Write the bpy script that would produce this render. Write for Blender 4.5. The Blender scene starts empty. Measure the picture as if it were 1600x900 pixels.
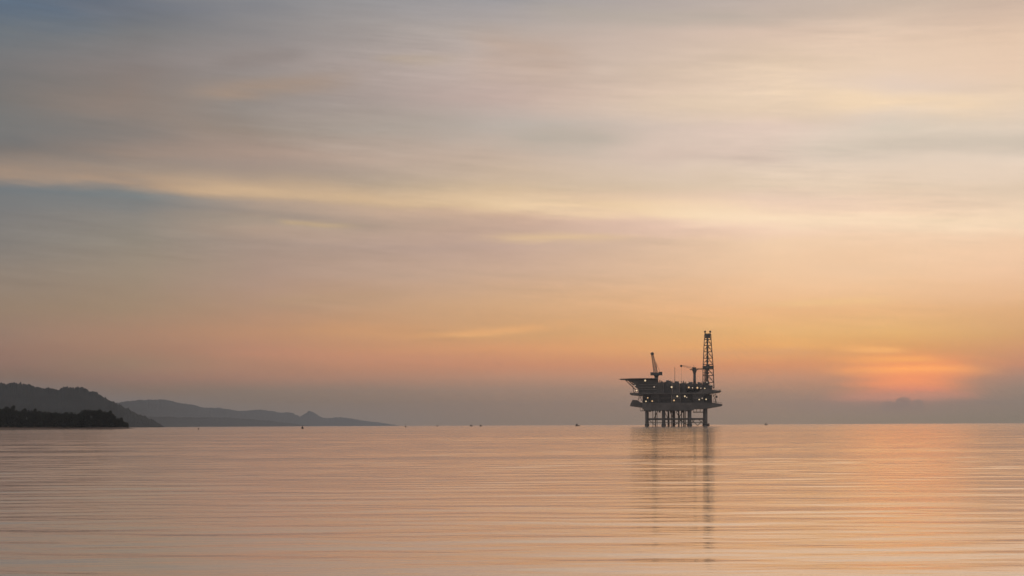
import bpy, bmesh, math, random
import numpy as np
from mathutils import Vector, Matrix, Euler

random.seed(7)
rng = np.random.default_rng(11)
S = bpy.context.scene
COL = S.collection
R = math.radians

# ------------------------------------------------------------------ camera
F = 2198.0                 # focal length in photo pixels (1600 wide)
HY = 664.3                 # horizon row in the middle of the photo
ROLL = 0.0043              # the photo's slight tilt
H = 2.0                    # eye height above the water
cam_d = bpy.data.cameras.new('camera')
cam = bpy.data.objects.new('camera', cam_d)
COL.objects.link(cam)
cam_d.sensor_width = 36.0
cam_d.lens = 36.0 * F / 1600.0
cam_d.shift_y = (HY - 450.0) / 1600.0
cam_d.clip_start = 0.1
cam_d.clip_end = 80000.0
cam.matrix_world = Matrix.Translation((0, 0, H)) @ Matrix.Rotation(R(90), 4, 'X') @ Matrix.Rotation(-math.atan(ROLL), 4, 'Z')
S.camera = cam

S.view_settings.view_transform = 'Standard'
S.view_settings.look = 'None'
S.view_settings.exposure = 0.0
S.view_settings.gamma = 1.0
S.view_settings.use_curve_mapping = False
S.render.resolution_x, S.render.resolution_y = 1024, 576
S.cycles.use_denoising = True
S.cycles.max_bounces = 6
S.cycles.volume_bounces = 2
S.cycles.transparent_max_bounces = 8
S.cycles.sample_clamp_indirect = 4.0

def uv(px, py):
    u = (px - 800.0) / F
    v = (HY - py) / F
    return u + ROLL * v, v - ROLL * u

def at(px, py, D):
    u, v = uv(px, py)
    return Vector((u * D, D, H + v * D))

def on_water(px, D):
    u = (px - 800.0) / F
    return Vector((u * D, D, 0.0))

# ------------------------------------------------------------------ sky
def lin(c):
    out = []
    for x in c:
        x = x / 255.0
        out.append(x / 12.92 if x <= 0.04045 else ((x + 0.055) / 1.055) ** 2.4)
    return tuple(out)

SUN_AZ = math.atan((1405 - 800) / F)
SUN_EL = R(1.6)

W = bpy.data.worlds.new('World')
S.world = W
W.use_nodes = True
wt = W.node_tree
wt.nodes.clear()

def N(tree, t, **kw):
    n = tree.nodes.new(t)
    for k, v in kw.items():
        setattr(n, k, v)
    return n

def M(op, a, b=None, c=None, clamp=False):
    n = wt.nodes.new('ShaderNodeMath')
    n.operation = op
    n.use_clamp = clamp
    for i, x in enumerate((a, b, c)):
        if x is None:
            continue
        if isinstance(x, (int, float)):
            n.inputs[i].default_value = x
        else:
            wt.links.new(x, n.inputs[i])
    return n.outputs[0]

def MR(val, a, b, c=0.0, d=1.0, kind='SMOOTHSTEP'):
    n = wt.nodes.new('ShaderNodeMapRange')
    n.interpolation_type = kind
    wt.links.new(val, n.inputs['Value'])
    n.inputs['From Min'].default_value = a
    n.inputs['From Max'].default_value = b
    n.inputs['To Min'].default_value = c
    n.inputs['To Max'].default_value = d
    return n.outputs['Result']

def MIX(fac, a, b, blend='MIX'):
    n = wt.nodes.new('ShaderNodeMix')
    n.data_type = 'RGBA'
    n.blend_type = blend
    for i, x in ((0, fac), (6, a), (7, b)):
        if isinstance(x, (int, float)):
            n.inputs[i].default_value = x
        elif isinstance(x, tuple):
            n.inputs[i].default_value = (x[0], x[1], x[2], 1.0)
        else:
            wt.links.new(x, n.inputs[i])
    return n.outputs[2]

tc = wt.nodes.new('ShaderNodeTexCoord')
sep = wt.nodes.new('ShaderNodeSeparateXYZ')
wt.links.new(tc.outputs['Generated'], sep.inputs[0])
dx, dy, dz = sep.outputs
az = M('ARCTAN2', dx, dy)
hyp = M('SQRT', M('ADD', M('MULTIPLY', dx, dx), M('ADD', M('MULTIPLY', dy, dy), 1e-6)))
vv = M('DIVIDE', dz, hyp)                   # tangent of the elevation

def noise(sx, sy, scale=1.0, detail=3.0, rough=0.55, off=0.0, slope=0.0):
    cb = wt.nodes.new('ShaderNodeCombineXYZ')
    wt.links.new(M('MULTIPLY', az, sx), cb.inputs[0])
    y = M('ADD', vv, M('MULTIPLY', az, slope))
    wt.links.new(M('MULTIPLY', y, sy), cb.inputs[1])
    cb.inputs[2].default_value = off
    n = wt.nodes.new('ShaderNodeTexNoise')
    n.inputs['Scale'].default_value = scale
    n.inputs['Detail'].default_value = detail
    n.inputs['Roughness'].default_value = rough
    wt.links.new(cb.outputs[0], n.inputs['Vector'])
    return M('SUBTRACT', n.outputs[0], 0.5)

warp1 = noise(5.0, 26.0, detail=4, off=3.1, slope=0.05)
warp2 = noise(14.0, 95.0, detail=3, off=8.7, slope=0.04)
warp = M('ADD', M('MULTIPLY', warp1, 0.020), M('MULTIPLY', warp2, 0.006))
# the air near the horizon is layered, so the warp dies out there
vw = M('ADD', vv, M('MULTIPLY', warp, MR(vv, 0.0, 0.12, 0.12, 1.0)))

VMAX = 0.45
def tan_el(px, py):
    u, v = uv(px, py)
    return v * math.cos(math.atan(u))

# colours of the cloud deck, by direction
#SKYTABLE
ROWS = [0, 50, 100, 150, 200, 240, 290, 335, 380, 430, 480, 520, 545, 570, 590, 610, 632, 655]
TABLE = {
 0: [(99.1,117.2,136.7), (117.0,122.0,125.4), (123.3,120.8,120.9), (114.6,114.4,113.2), (131.3,127.6,125.0), (96.1,104.6,110.2), (105.9,118.4,126.2), (129.8,127.3,125.3), (135.8,129.6,123.9), (148.5,133.3,119.5), (156.7,132.2,110.7), (158.3,127.2,108.6), (157.6,119.9,102.0), (152.3,114.3,96.4), (136.8,106.5,89.0), (126.0,110.0,102.0), (122.0,110.0,103.0), (120.0,110.0,104.0)],
 200: [(93.2,106.0,121.0), (125.2,125.1,126.7), (137.5,129.0,126.2), (144.2,129.7,120.8), (155.6,139.0,128.6), (151.1,134.5,124.0), (97.0,125.7,137.9), (142.6,136.6,129.4), (151.3,140.8,127.7), (163.9,145.0,125.6), (167.7,140.2,113.9), (177.8,136.3,109.3), (174.4,131.1,104.8), (163.8,129.2,102.9), (158.2,117.4,97.8), (140.0,110.2,89.0), (126.0,113.0,105.0), (122.0,112.0,105.0)],
 400: [(146.7,145.0,146.2), (144.3,140.1,140.5), (163.9,152.9,148.9), (148.1,141.7,137.6), (156.4,141.7,130.4), (173.9,150.8,137.5), (112.6,122.0,132.1), (202.6,173.4,149.1), (171.2,150.0,136.4), (182.7,153.8,136.6), (189.4,150.7,123.2), (204.2,150.4,113.2), (197.5,140.8,110.5), (190.4,136.4,106.4), (176.7,127.3,102.4), (143.9,118.4,98.7), (136.8,110.5,85.5), (126.0,116.0,108.0)],
 800: [(164.6,161.1,163.7), (190.4,176.5,168.5), (203.0,184.4,175.1), (202.1,179.4,170.0), (199.0,187.0,176.8), (207.4,185.5,168.2), (212.8,188.0,159.9), (218.2,183.4,159.4), (202.5,172.0,155.9), (216.6,180.5,153.5), (227.4,180.0,135.1), (223.0,167.1,114.2), (237.2,165.7,112.6), (222.4,149.9,109.8), (205.5,148.5,116.3), (174.5,137.6,113.2), (166.9,128.8,97.9), (155.5,124.8,94.5)],
 1200: [(200.0,183.6,173.5), (227.2,201.0,182.0), (230.6,205.5,180.5), (249.9,223.2,195.4), (237.5,212.4,196.5), (240.8,220.6,202.8), (234.5,211.0,186.0), (254.0,215.9,202.9), (252.6,216.4,180.9), (254.0,211.0,170.0), (253.3,195.8,141.2), (247.7,191.2,122.7), (254.0,185.6,109.6), (236.7,155.9,104.6), (216.6,153.9,117.6), (183.8,144.0,114.8), (180.5,141.5,108.3), (165.5,138.6,104.2)],
 1400: [(206.6,187.6,172.0), (236.1,208.4,184.8), (242.9,215.7,190.4), (232.4,211.5,197.9), (227.7,213.2,195.0), (241.0,220.5,201.3), (239.1,214.9,189.1), (249.0,213.8,186.1), (254.0,217.5,183.6), (254.0,211.7,171.1), (247.9,194.4,139.5), (243.2,194.7,122.7), (227.5,169.6,103.2), (226.0,152.0,104.0), (200.0,138.0,112.0), (166.0,132.0,116.0), (152.0,130.0,116.0), (151.0,134.4,101.3)],
 1600: [(215.5,189.8,171.3), (238.7,208.6,182.7), (239.8,210.2,184.2), (240.0,214.4,188.0), (231.6,213.5,194.7), (248.1,226.3,206.0), (233.9,210.2,185.1), (254.0,224.6,194.3), (253.4,215.4,181.4), (253.8,208.1,168.6), (237.5,184.8,133.7), (228.4,174.4,116.9), (224.8,159.4,113.8), (213.3,145.3,112.5), (174.6,138.0,121.1), (151.4,133.2,115.9), (150.0,129.1,99.7), (138.3,124.8,91.1)],
}
#END
def ramp_column(px, cols):
    n = wt.nodes.new('ShaderNodeValToRGB')
    n.color_ramp.interpolation = 'EASE' if False else 'LINEAR'
    wt.links.new(M('DIVIDE', vw, VMAX, clamp=True), n.inputs[0])
    pts = []
    for py, c in zip(ROWS, cols):
        t = tan_el(px, py) / VMAX
        pts.append((max(t, 0.0), lin(c)))
    pts.sort(key=lambda p: p[0])
    top = pts[-1][1]
    pts.append((0.85, tuple(a * 0.6 + b * 0.4 for a, b in zip(top, lin((162, 146, 136))))))
    pts.append((1.0, lin((160, 147, 140))))
    els = n.color_ramp.elements
    while len(els) < len(pts):
        els.new(0.5)
    for e, (p, c) in zip(els, pts):
        e.position = p
    for e, (p, c) in zip(els, pts):
        e.position = p
        e.color = (c[0], c[1], c[2], 1.0)
    return n.outputs[0]

azw = M('ADD', az, M('MULTIPLY', warp1, 0.10))
sky_col = None
prev = None
for px in sorted(TABLE):
    a = math.atan((px - 800) / F)
    c = ramp_column(px, TABLE[px])
    if sky_col is None:
        sky_col = c
    else:
        sky_col = MIX(MR(azw, prev, a, kind='LINEAR'), sky_col, c)
    prev = a

# streaks of cloud: (x0,y0) -> (x1,y1) crest line, half width above / below,
# soft ends left / right, colour, strength
STREAKS = [
    # the long bright band sinking to the right, and the blue gap under it
    (0, 274, 420, 303, 32, 12, -300, 60, 380, 640, (188,156,129), .85),
    (250, 294, 760, 324, 30, 11, 150, 420, 720, 900, (224,191,152), .8),
    (650, 312, 1150, 336, 22, 15, 560, 860, 1100, 1400, (254,222,180), .9),
    (1000, 330, 1600, 352, 20, 17, 920, 1180, 1700, 2200, (262,234,200), .9),
    (0, 306, 700, 345, 8, 14, -400, -100, 420, 800, (130,128,126), .5),
    (250, 338, 640, 352, 6, 10, 200, 330, 560, 720, (150,144,133), .3),
    (450, 346, 560, 350, 4, 5, 420, 470, 520, 600, (202,174,138), .8),
    (760, 371, 960, 374, 5, 5, 720, 840, 900, 1010, (236,202,158), .85),
    # upper veil
    (1180, 148, 1560, 160, 14, 17, 1150, 1330, 1500, 1640, (255,226,190), .85),
    (1050, 165, 1300, 172, 16, 18, 950, 1100, 1250, 1400, (230,206,178), .5),
    (1250, 232, 1600, 222, 16, 20, 1150, 1400, 1620, 2200, (206,194,178), .7),
    (830, 218, 1000, 226, 18, 16, 740, 850, 900, 1060, (178,172,160), .55),
    (1000, 240, 1250, 236, 18, 18, 930, 1080, 1180, 1320, (216,192,178), .6),
    (780, 70, 900, 84, 20, 60, 700, 800, 850, 980, (196,168,148), .5),
    (900, 18, 1250, 24, 14, 16, 760, 900, 1150, 1400, (184,174,162), .5),
    (560, 92, 720, 92, 7, 8, 560, 625, 660, 760, (186,167,148), .6),
    (300, 142, 560, 126, 12, 14, 240, 380, 480, 600, (172,148,130), .7),
    (0, 190, 200, 200, 22, 22, -400, -50, 160, 340, (116,118,118), .6),
    (340, 104, 420, 98, 14, 12, 280, 350, 400, 480, (138,128,124), .5),
    (100, 5, 500, 0, 20, 22, 40, 200, 400, 560, (118,122,132), .5),
    (-50, 5, 120, 15, 20, 40, -400, -100, 60, 200, (92,108,126), .6),
    # low warm streaks
    (680, 521, 860, 511, 5, 5, 560, 780, 830, 900, (254,188,122), .8),
    (480, 515, 700, 522, 12, 12, 420, 560, 640, 760, (224,164,114), .6),
    (400, 552, 760, 562, 9, 10, 280, 480, 700, 860, (220,150,114), .45),
    (430, 470, 560, 466, 8, 8, 380, 450, 540, 640, (190,155,122), .4),
    (1190, 556, 1225, 550, 2.5, 2.5, 1180, 1200, 1215, 1240, (246,180,118), .7),
    (1010, 552, 1300, 552, 5, 5, 960, 1080, 1200, 1340, (232,168,118), .5),
    (1230, 470, 1420, 464, 5, 6, 1150, 1300, 1380, 1480, (252,208,146), .6),
    # afterglow where the sun is going down
    (1200, 572, 1600, 572, 52, 46, 1200, 1385, 1410, 1610, (266,174,104), .38),
    (1200, 588, 1600, 588, 24, 26, 1290, 1392, 1412, 1525, (306,168,92), .62),
    (1200, 549, 1600, 549, 5, 4, 1255, 1340, 1365, 1420, (286,208,120), .6),
    (1215, 580, 1600, 577, 6, 7, 1250, 1385, 1400, 1580, (312,206,100), .6),
    (1200, 563, 1600, 562, 5, 5, 1250, 1370, 1400, 1470, (292,198,100), .6),
    (1200, 597, 1600, 596, 9, 9, 1290, 1385, 1400, 1520, (300,174,100), .6),
    (1200, 609, 1600, 609, 6, 6, 1330, 1395, 1415, 1480, (284,158,112), .6),
    (1200, 620, 1600, 620, 7, 7, 1290, 1390, 1415, 1510, (252,160,126), .85),
]
def streak(col, x0, y0, x1, y1, wu, wd, l0, l1, r0, r1, c, s):
    a0, a1 = math.atan((x0 - 800) / F), math.atan((x1 - 800) / F)
    v0, v1 = tan_el(x0, y0), tan_el(x1, y1)
    k = (v1 - v0) / (a1 - a0)
    dv = M('SUBTRACT', vw, M('MULTIPLY_ADD', az, k, v0 - k * a0))
    up = M('GREATER_THAN', dv, 0.0)
    sig = M('MULTIPLY_ADD', up, (wu - wd) / F, wd / F)
    q = M('DIVIDE', dv, sig)
    g = M('EXPONENT', M('MULTIPLY', M('MULTIPLY', q, q), -0.9))
    A = lambda p: math.atan((p - 800) / F)
    w = M('MULTIPLY', MR(azw, A(l0), A(l1)), MR(azw, A(r0), A(r1), 1.0, 0.0))
    tex = MR(warp2, -0.22, 0.22, 0.72, 1.12, 'LINEAR')
    fac = M('MULTIPLY', M('MULTIPLY', g, w), M('MULTIPLY', tex, s), clamp=True)
    return MIX(fac, col, lin(c))
for st in STREAKS:
    sky_col = streak(sky_col, *st)

# the small heap of cloud on the horizon in front of the glow
def cap(col, px, py, rx, ry, c, s):
    a = math.atan((px - 800) / F)
    qa = M('DIVIDE', M('SUBTRACT', az, a), rx / F)
    qv = M('DIVIDE', M('MAXIMUM', M('SUBTRACT', vv, tan_el(px, py)), 0.0), ry / F)
    d = M('ADD', M('MULTIPLY', qa, qa), M('MULTIPLY', qv, qv))
    d = M('ADD', d, M('MULTIPLY', noise(160, 220, detail=2, off=1.7), 0.5))
    low = MR(vv, tan_el(px, py + 16), tan_el(px, py + 2))     # its foot is lost in the haze
    return MIX(M('MULTIPLY', MR(d, 0.55, 1.15, s, 0.0), low), col, lin(c))
CAPC = tuple(v * .90 for v in TABLE[1400][ROWS.index(632)])
sky_col = cap(sky_col, 1412, 629, 12, 9, CAPC, .7)
sky_col = cap(sky_col, 1434, 630, 9, 6, CAPC, .6)
sky_col = cap(sky_col, 1388, 632, 12, 5, CAPC, .5)

# fine grain of the cirrus
fib1 = noise(13.0, 190.0, detail=6, rough=0.66, off=5.5, slope=0.075)
fib2 = noise(22.0, 150.0, detail=6, rough=0.66, off=9.5, slope=-0.03)
patch = MR(noise(7.0, 22.0, detail=2, off=31.0, slope=0.05), -.12, .16)
grain = M('MULTIPLY', M('ADD', fib1, M('MULTIPLY', fib2, 0.6)), M('MULTIPLY_ADD', patch, 1.0, 0.35))
broad = noise(9.0, 30.0, detail=3, off=14.0, slope=0.05)
mod = M('ADD', M('MULTIPLY_ADD', grain, 0.25, 1.0), M('MULTIPLY', broad, 0.10))
vm = wt.nodes.new('ShaderNodeVectorMath'); vm.operation = 'SCALE'
wt.links.new(sky_col, vm.inputs[0])
wt.links.new(M('ADD', 1.0, M('MULTIPLY', M('SUBTRACT', mod, 1.0), MR(vv, 0.01, 0.10))), vm.inputs['Scale'])
sky_col = vm.outputs[0]
# away from the sunset the sky turns to a dull blue mauve
sky_col = MIX(MR(dy, -0.35, 0.55, 1.0, 0.0), sky_col, lin((140, 136, 138)))

nishita = wt.nodes.new('ShaderNodeTexSky')
nishita.sky_type = 'NISHITA'
nishita.sun_disc = False
nishita.sun_elevation = SUN_EL
nishita.sun_rotation = SUN_AZ
bg1 = wt.nodes.new('ShaderNodeBackground')
wt.links.new(nishita.outputs[0], bg1.inputs[0])
bg1.inputs[1].default_value = 0.05
bg2 = wt.nodes.new('ShaderNodeBackground')
wt.links.new(sky_col, bg2.inputs[0])
bg2.inputs[1].default_value = 1.0
mx = wt.nodes.new('ShaderNodeMixShader')      # thin clear sky showing through the cloud veil
mx.inputs[0].default_value = 0.94
wt.links.new(bg1.outputs[0], mx.inputs[1])
wt.links.new(bg2.outputs[0], mx.inputs[2])
wo = wt.nodes.new('ShaderNodeOutputWorld')
wt.links.new(mx.outputs[0], wo.inputs[0])

# ------------------------------------------------------------------ sun (veiled, almost down)
sd = bpy.data.lights.new('sun', 'SUN')
sd.energy = 0.0006
sd.angle = R(6.0)
sd.color = (1.0, 0.42, 0.15)
sun = bpy.data.objects.new('sun', sd)
COL.objects.link(sun)
sun_dir = Vector((math.sin(SUN_AZ) * math.cos(SUN_EL), math.cos(SUN_AZ) * math.cos(SUN_EL), math.sin(SUN_EL)))
sun.rotation_euler = sun_dir.to_track_quat('Z', 'Y').to_euler()

# ------------------------------------------------------------------ materials
def mat(name, base, rough=0.6, metal=0.0, var=0.25, scale=0.3, spec=0.5):
    m = bpy.data.materials.new(name)
    m.use_nodes = True
    t = m.node_tree
    b = t.nodes['Principled BSDF']
    b.inputs['Roughness'].default_value = rough
    b.inputs['Metallic'].default_value = metal
    b.inputs['Specular IOR Level'].default_value = spec
    co = t.nodes.new('ShaderNodeTexCoord')
    n = t.nodes.new('ShaderNodeTexNoise')
    n.inputs['Scale'].default_value = scale
    n.inputs['Detail'].default_value = 4
    t.links.new(co.outputs['Object'], n.inputs['Vector'])
    r = t.nodes.new('ShaderNodeValToRGB')
    r.color_ramp.elements[0].position = 0.3
    r.color_ramp.elements[1].position = 0.7
    r.color_ramp.elements[0].color = tuple(c * (1 - var) for c in base) + (1,)
    r.color_ramp.elements[1].color = tuple(c * (1 + var) for c in base) + (1,)
    t.links.new(n.outputs[0], r.inputs[0])
    t.links.new(r.outputs[0], b.inputs['Base Color'])
    return m

def lamp_mat(name, col, strength):
    m = bpy.data.materials.new(name)
    m.use_nodes = True
    b = m.node_tree.nodes['Principled BSDF']
    b.inputs['Base Color'].default_value = (0.5, 0.5, 0.45, 1)
    b.inputs['Emission Color'].default_value = col + (1,)
    b.inputs['Emission Strength'].default_value = strength
    return m

STEEL = mat('painted grey steel', (0.142, 0.136, 0.127), .6, 0, .25, .15)
STEEL_W = mat('pale weathered steel', (0.27, 0.255, 0.235), .6, 0, .35, .2)
STEEL_D = mat('dark steel', (0.13, 0.125, 0.118), .6, 0, .3, .2)
STEEL_R = mat('rusty steel', (0.17, 0.125, 0.10), .75, 0, .4, .4)
DECK = mat('deck plating', (0.15, 0.155, 0.145), .75, 0, .3, .1)
LAMP_W = lamp_mat('white floodlight glass', (1.0, 0.74, 0.42), 0.78)
LAMP_O = lamp_mat('amber floodlight glass', (1.0, 0.58, 0.24), 0.72)
LAMP_D = lamp_mat('dim floodlight glass', (1.0, 0.72, 0.5), 0.38)
LEAF = mat('dark foliage', (0.014, 0.021, 0.012), .8, 0, .55, .12, .2)
BARK = mat('bark', (0.018, 0.015, 0.012), .9, 0, .3, .5)
HILLM = mat('wooded hillside', (0.014, 0.021, 0.021), .9, 0, .4, .012, .1)
SAND = mat('wet brown sand', (0.17, 0.115, 0.085), .7, 0, .25, .05)
BOATM = mat('dark boat paint', (0.03, 0.026, 0.024), .6, 0, .3, 1.0)
BOATP = mat('pale boat paint', (0.30, 0.27, 0.23), .6, 0, .2, 1.0)

# ------------------------------------------------------------------ mesh builder
class MB:
    def __init__(s):
        s.v, s.f = [], []
    def add(s, vs, fs):
        o = len(s.v)
        s.v += [tuple(p) for p in vs]
        s.f += [tuple(i + o for i in f) for f in fs]
        return s
    def box(s, a, b):
        x0, y0, z0 = a; x1, y1, z1 = b
        x0, x1 = sorted((x0, x1)); y0, y1 = sorted((y0, y1)); z0, z1 = sorted((z0, z1))
        return s.add([(x0,y0,z0),(x1,y0,z0),(x1,y1,z0),(x0,y1,z0),(x0,y0,z1),(x1,y0,z1),(x1,y1,z1),(x0,y1,z1)],
                     [(0,3,2,1),(4,5,6,7),(0,1,5,4),(1,2,6,5),(2,3,7,6),(3,0,4,7)])
    def cyl(s, p, q, r0, r1=None, n=10):
        r1 = r0 if r1 is None else r1
        p, q = Vector(p), Vector(q)
        d = (q - p).normalized()
        a = d.orthogonal().normalized(); b = d.cross(a)
        vs = []
        for c, r in ((p, r0), (q, r1)):
            for i in range(n):
                t = 2 * math.pi * i / n
                vs.append(c + a * (r * math.cos(t)) + b * (r * math.sin(t)))
        fs = [(i, (i + 1) % n, n + (i + 1) % n, n + i) for i in range(n)]
        fs += [tuple(range(n - 1, -1, -1)), tuple(range(n, 2 * n))]
        return s.add(vs, fs)
    def bar(s, p, q, w):
        return s.cyl(p, q, w * .62, w * .62, 4)
    def prism(s, pts, y0, y1):
        n = len(pts)
        area = sum(pts[i][0] * pts[(i+1) % n][1] - pts[(i+1) % n][0] * pts[i][1] for i in range(n))
        if area < 0:
            pts = pts[::-1]
        vs = [(x, y0, z) for x, z in pts] + [(x, y1, z) for x, z in pts]
        fs = [(i, (i + 1) % n, n + (i + 1) % n, n + i) for i in range(n)]
        fs = [f[::-1] for f in fs]
        fs += [tuple(range(n)), tuple(range(2 * n - 1, n - 1, -1))]
        return s.add(vs, fs)
    def slab(s, pts, z0, z1):
        n = len(pts)
        vs = [(x, y, z0) for x, y in pts] + [(x, y, z1) for x, y in pts]
        fs = [(i, (i + 1) % n, n + (i + 1) % n, n + i) for i in range(n)]
        fs += [tuple(range(n - 1, -1, -1)), tuple(range(n, 2 * n))]
        return s.add(vs, fs)
    def ball(s, c, r, sub=1, sc=(1, 1, 1)):
        bm = bmesh.new()
        bmesh.ops.create_icosphere(bm, subdivisions=sub, radius=1)
        vs = [(c[0] + v.co.x * r * sc[0], c[1] + v.co.y * r * sc[1], c[2] + v.co.z * r * sc[2]) for v in bm.verts]
        fs = [tuple(v.index for v in f.verts) for f in bm.faces]
        bm.free()
        return s.add(vs, fs)
    def build(s, name, m, parent=None, smooth=False):
        me = bpy.data.meshes.new(name)
        me.from_pydata(s.v, [], s.f)
        me.materials.append(m)
        if smooth:
            me.polygons.foreach_set('use_smooth', [True] * len(me.polygons))
        bm = bmesh.new(); bm.from_mesh(me)
        bmesh.ops.recalc_face_normals(bm, faces=bm.faces)
        bm.to_mesh(me); bm.free()
        o = bpy.data.objects.new(name, me)
        COL.objects.link(o)
        if parent is not None:
            o.parent = parent
        return o

def tag(o, label, cat, group=None, kind=None):
    if label: o['label'] = label
    if cat: o['category'] = cat
    if group: o['group'] = group
    if kind: o['kind'] = kind
    return o

def empty(name, loc=(0, 0, 0), rz=0.0):
    o = bpy.data.objects.new(name, None)
    COL.objects.link(o)
    o.location = loc
    o.rotation_euler = (0, 0, rz)
    o.empty_display_size = 1
    return o

def grid_mesh(name, X, Y, Z, m, smooth=True):
    r, c = X.shape
    me = bpy.data.meshes.new(name)
    nv = r * c
    co = np.stack([X, Y, Z], -1).reshape(-1).astype(np.float32)
    i, j = np.meshgrid(np.arange(r - 1), np.arange(c - 1), indexing='ij')
    a = (i * c + j).ravel()
    q = np.stack([a, a + 1, a + c + 1, a + c], -1).ravel().astype(np.int32)
    nf = (r - 1) * (c - 1)
    me.vertices.add(nv); me.vertices.foreach_set('co', co)
    me.loops.add(nf * 4); me.loops.foreach_set('vertex_index', q)
    me.polygons.add(nf); me.polygons.foreach_set('loop_start', np.arange(nf, dtype=np.int32) * 4)
    me.update(calc_edges=True)
    if smooth:
        me.polygons.foreach_set('use_smooth', np.ones(nf, dtype=bool))
    me.materials.append(m)
    me.validate()
    o = bpy.data.objects.new(name, me)
    COL.objects.link(o)
    return o

# ------------------------------------------------------------------ water: one sheet to the horizon with real swell
wm = bpy.data.materials.new('sea water')
wm.use_nodes = True
t = wm.node_tree
b = t.nodes['Principled BSDF']
b.inputs['Base Color'].default_value = (0.86, 0.70, 0.575, 1)
b.inputs['Metallic'].default_value = 0.5
b.inputs['IOR'].default_value = 1.333
geo = t.nodes.new('ShaderNodeNewGeometry')
def wnoise(sx, sy, detail, rough=0.5):
    mp = t.nodes.new('ShaderNodeMapping')
    mp.inputs['Scale'].default_value = (sx, sy, 1)
    mp.inputs['Rotation'].default_value = (0, 0, R(4))
    t.links.new(geo.outputs['Position'], mp.inputs['Vector'])
    n = t.nodes.new('ShaderNodeTexNoise')
    n.inputs['Scale'].default_value = 1.0
    n.inputs['Detail'].default_value = detail
    n.inputs['Roughness'].default_value = rough
    t.links.new(mp.outputs[0], n.inputs['Vector'])
    return n.outputs[0]
# glassy by the shore, ruffled further out to sea
vl = t.nodes.new('ShaderNodeVectorMath'); vl.operation = 'LENGTH'
t.links.new(geo.outputs['Position'], vl.inputs[0])
rr = t.nodes.new('ShaderNodeMapRange')
t.links.new(vl.outputs['Value'], rr.inputs['Value'])
rr.inputs['From Min'].default_value = 20
rr.inputs['From Max'].default_value = 700
rr.inputs['To Min'].default_value = 0.065
rr.inputs['To Max'].default_value = 0.105
rv = t.nodes.new('ShaderNodeMath'); rv.operation = 'MULTIPLY'
t.links.new(rr.outputs['Result'], rv.inputs[0])
rn = t.nodes.new('ShaderNodeMapRange')       # slicks and ruffled patches
t.links.new(wnoise(0.004, 0.022, 5, .65), rn.inputs['Value'])
rn.inputs['From Min'].default_value = .3; rn.inputs['From Max'].default_value = .7
rn.inputs['To Min'].default_value = .78; rn.inputs['To Max'].default_value = 1.3
t.links.new(rn.outputs['Result'], rv.inputs[1])
t.links.new(rv.outputs[0], b.inputs['Roughness'])
bp1 = t.nodes.new('ShaderNodeBump')
bp1.inputs['Strength'].default_value = 1.0
bp1.inputs['Distance'].default_value = 0.010
t.links.new(wnoise(0.8, 3.2, 3), bp1.inputs['Height'])
t.links.new(bp1.outputs[0], b.inputs['Normal'])

def wave_height(X, Y, spacing):
    Z = np.zeros_like(X)
    r2 = np.random.default_rng(5)
    nw = 56
    for k in range(nw):
        lam = 0.9 * (6.0 / 0.9) ** r2.random()
        th = r2.normal(0, R(13)) + R(2)
        slope = 0.0058 * min(1.0, (2.2 / lam) ** 0.6)
        amp = slope * lam / (2 * math.pi)
        ph = r2.random() * 6.283
        kx, ky = math.sin(th) * 6.283 / lam, math.cos(th) * 6.283 / lam
        # groups: slow envelope so the crests come and go
        e = 0.55 + 0.45 * np.sin(kx * .13 * X * 3 + ky * .11 * Y + r2.random() * 6.28) * np.sin(0.05 * X * r2.normal(1, .5) + r2.random() * 6.28)
        fade = np.clip((lam / np.maximum(spacing, 1e-6) - 2.2) / 1.6, 0, 1)
        Z += amp * e * fade * np.sin(kx * X + ky * Y + ph)
    # wind patches: the ripples come and go over the water
    E = np.ones_like(X)
    for _ in range(14):
        ly, lx = 7 * (70 / 7) ** r2.random(), 60 * (400 / 60) ** r2.random()
        E += .19 * np.sin(6.283 * Y / ly + 6.283 * X / lx * r2.choice([-1, 1]) + r2.random() * 6.283)
    off = np.clip((np.hypot(X, Y) - 35) / 60, 0, 1)      # calm inshore, patchy further out
    Z *= (1 + (np.clip(E, .25, 2.0) - 1) * off) * (.86 + .14 * off)
    # a low swell underneath
    for _ in range(12):
        lam = 9 * (45 / 9) ** r2.random()
        th = r2.normal(0, R(10)) + R(3)
        kx, ky = math.sin(th) * 6.283 / lam, math.cos(th) * 6.283 / lam
        fade = np.clip((lam / np.maximum(spacing, 1e-6) - 2.2) / 1.6, 0, 1)
        Z += fade * off * .0022 * lam / 6.283 * np.sin(kx * X + ky * Y + r2.random() * 6.283)
    return Z

rings = [0.6, 2, 5, 9, 12]
d = 12.0
while d < 21900:
    step = 0.15 if d < 45 else 0.15 + 0.6 * (d - 45) / 205 if d < 250 else 0.75 + 2.2 * (d - 250) / 550 if d < 800 else 2.95 * (d / 800) ** 1.7
    d += step
    rings.append(min(d, 21900))
rings = np.array(rings)
ang = np.concatenate([np.linspace(-180, -34, 20)[:-1], np.linspace(-34, 34, 440), np.linspace(34, 180, 20)[1:]])
ang = np.radians(ang)
RR, AA = np.meshgrid(rings, ang, indexing='ij')
sp = np.gradient(rings)[:, None] * np.ones_like(RR)
sp = np.maximum(sp, 0.0)
X, Y = RR * np.sin(AA), RR * np.cos(AA)
fan = np.clip((np.radians(33.5) - np.abs(AA)) / np.radians(2), 0, 1)
Z = wave_height(X, Y, sp) * fan
# face order so that normals look up
water = grid_mesh('water', X[:, ::-1], Y[:, ::-1], Z[:, ::-1], wm)
tag(water, 'calm rippled sea at sunset reaching to the horizon', 'sea', kind='structure')

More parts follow.
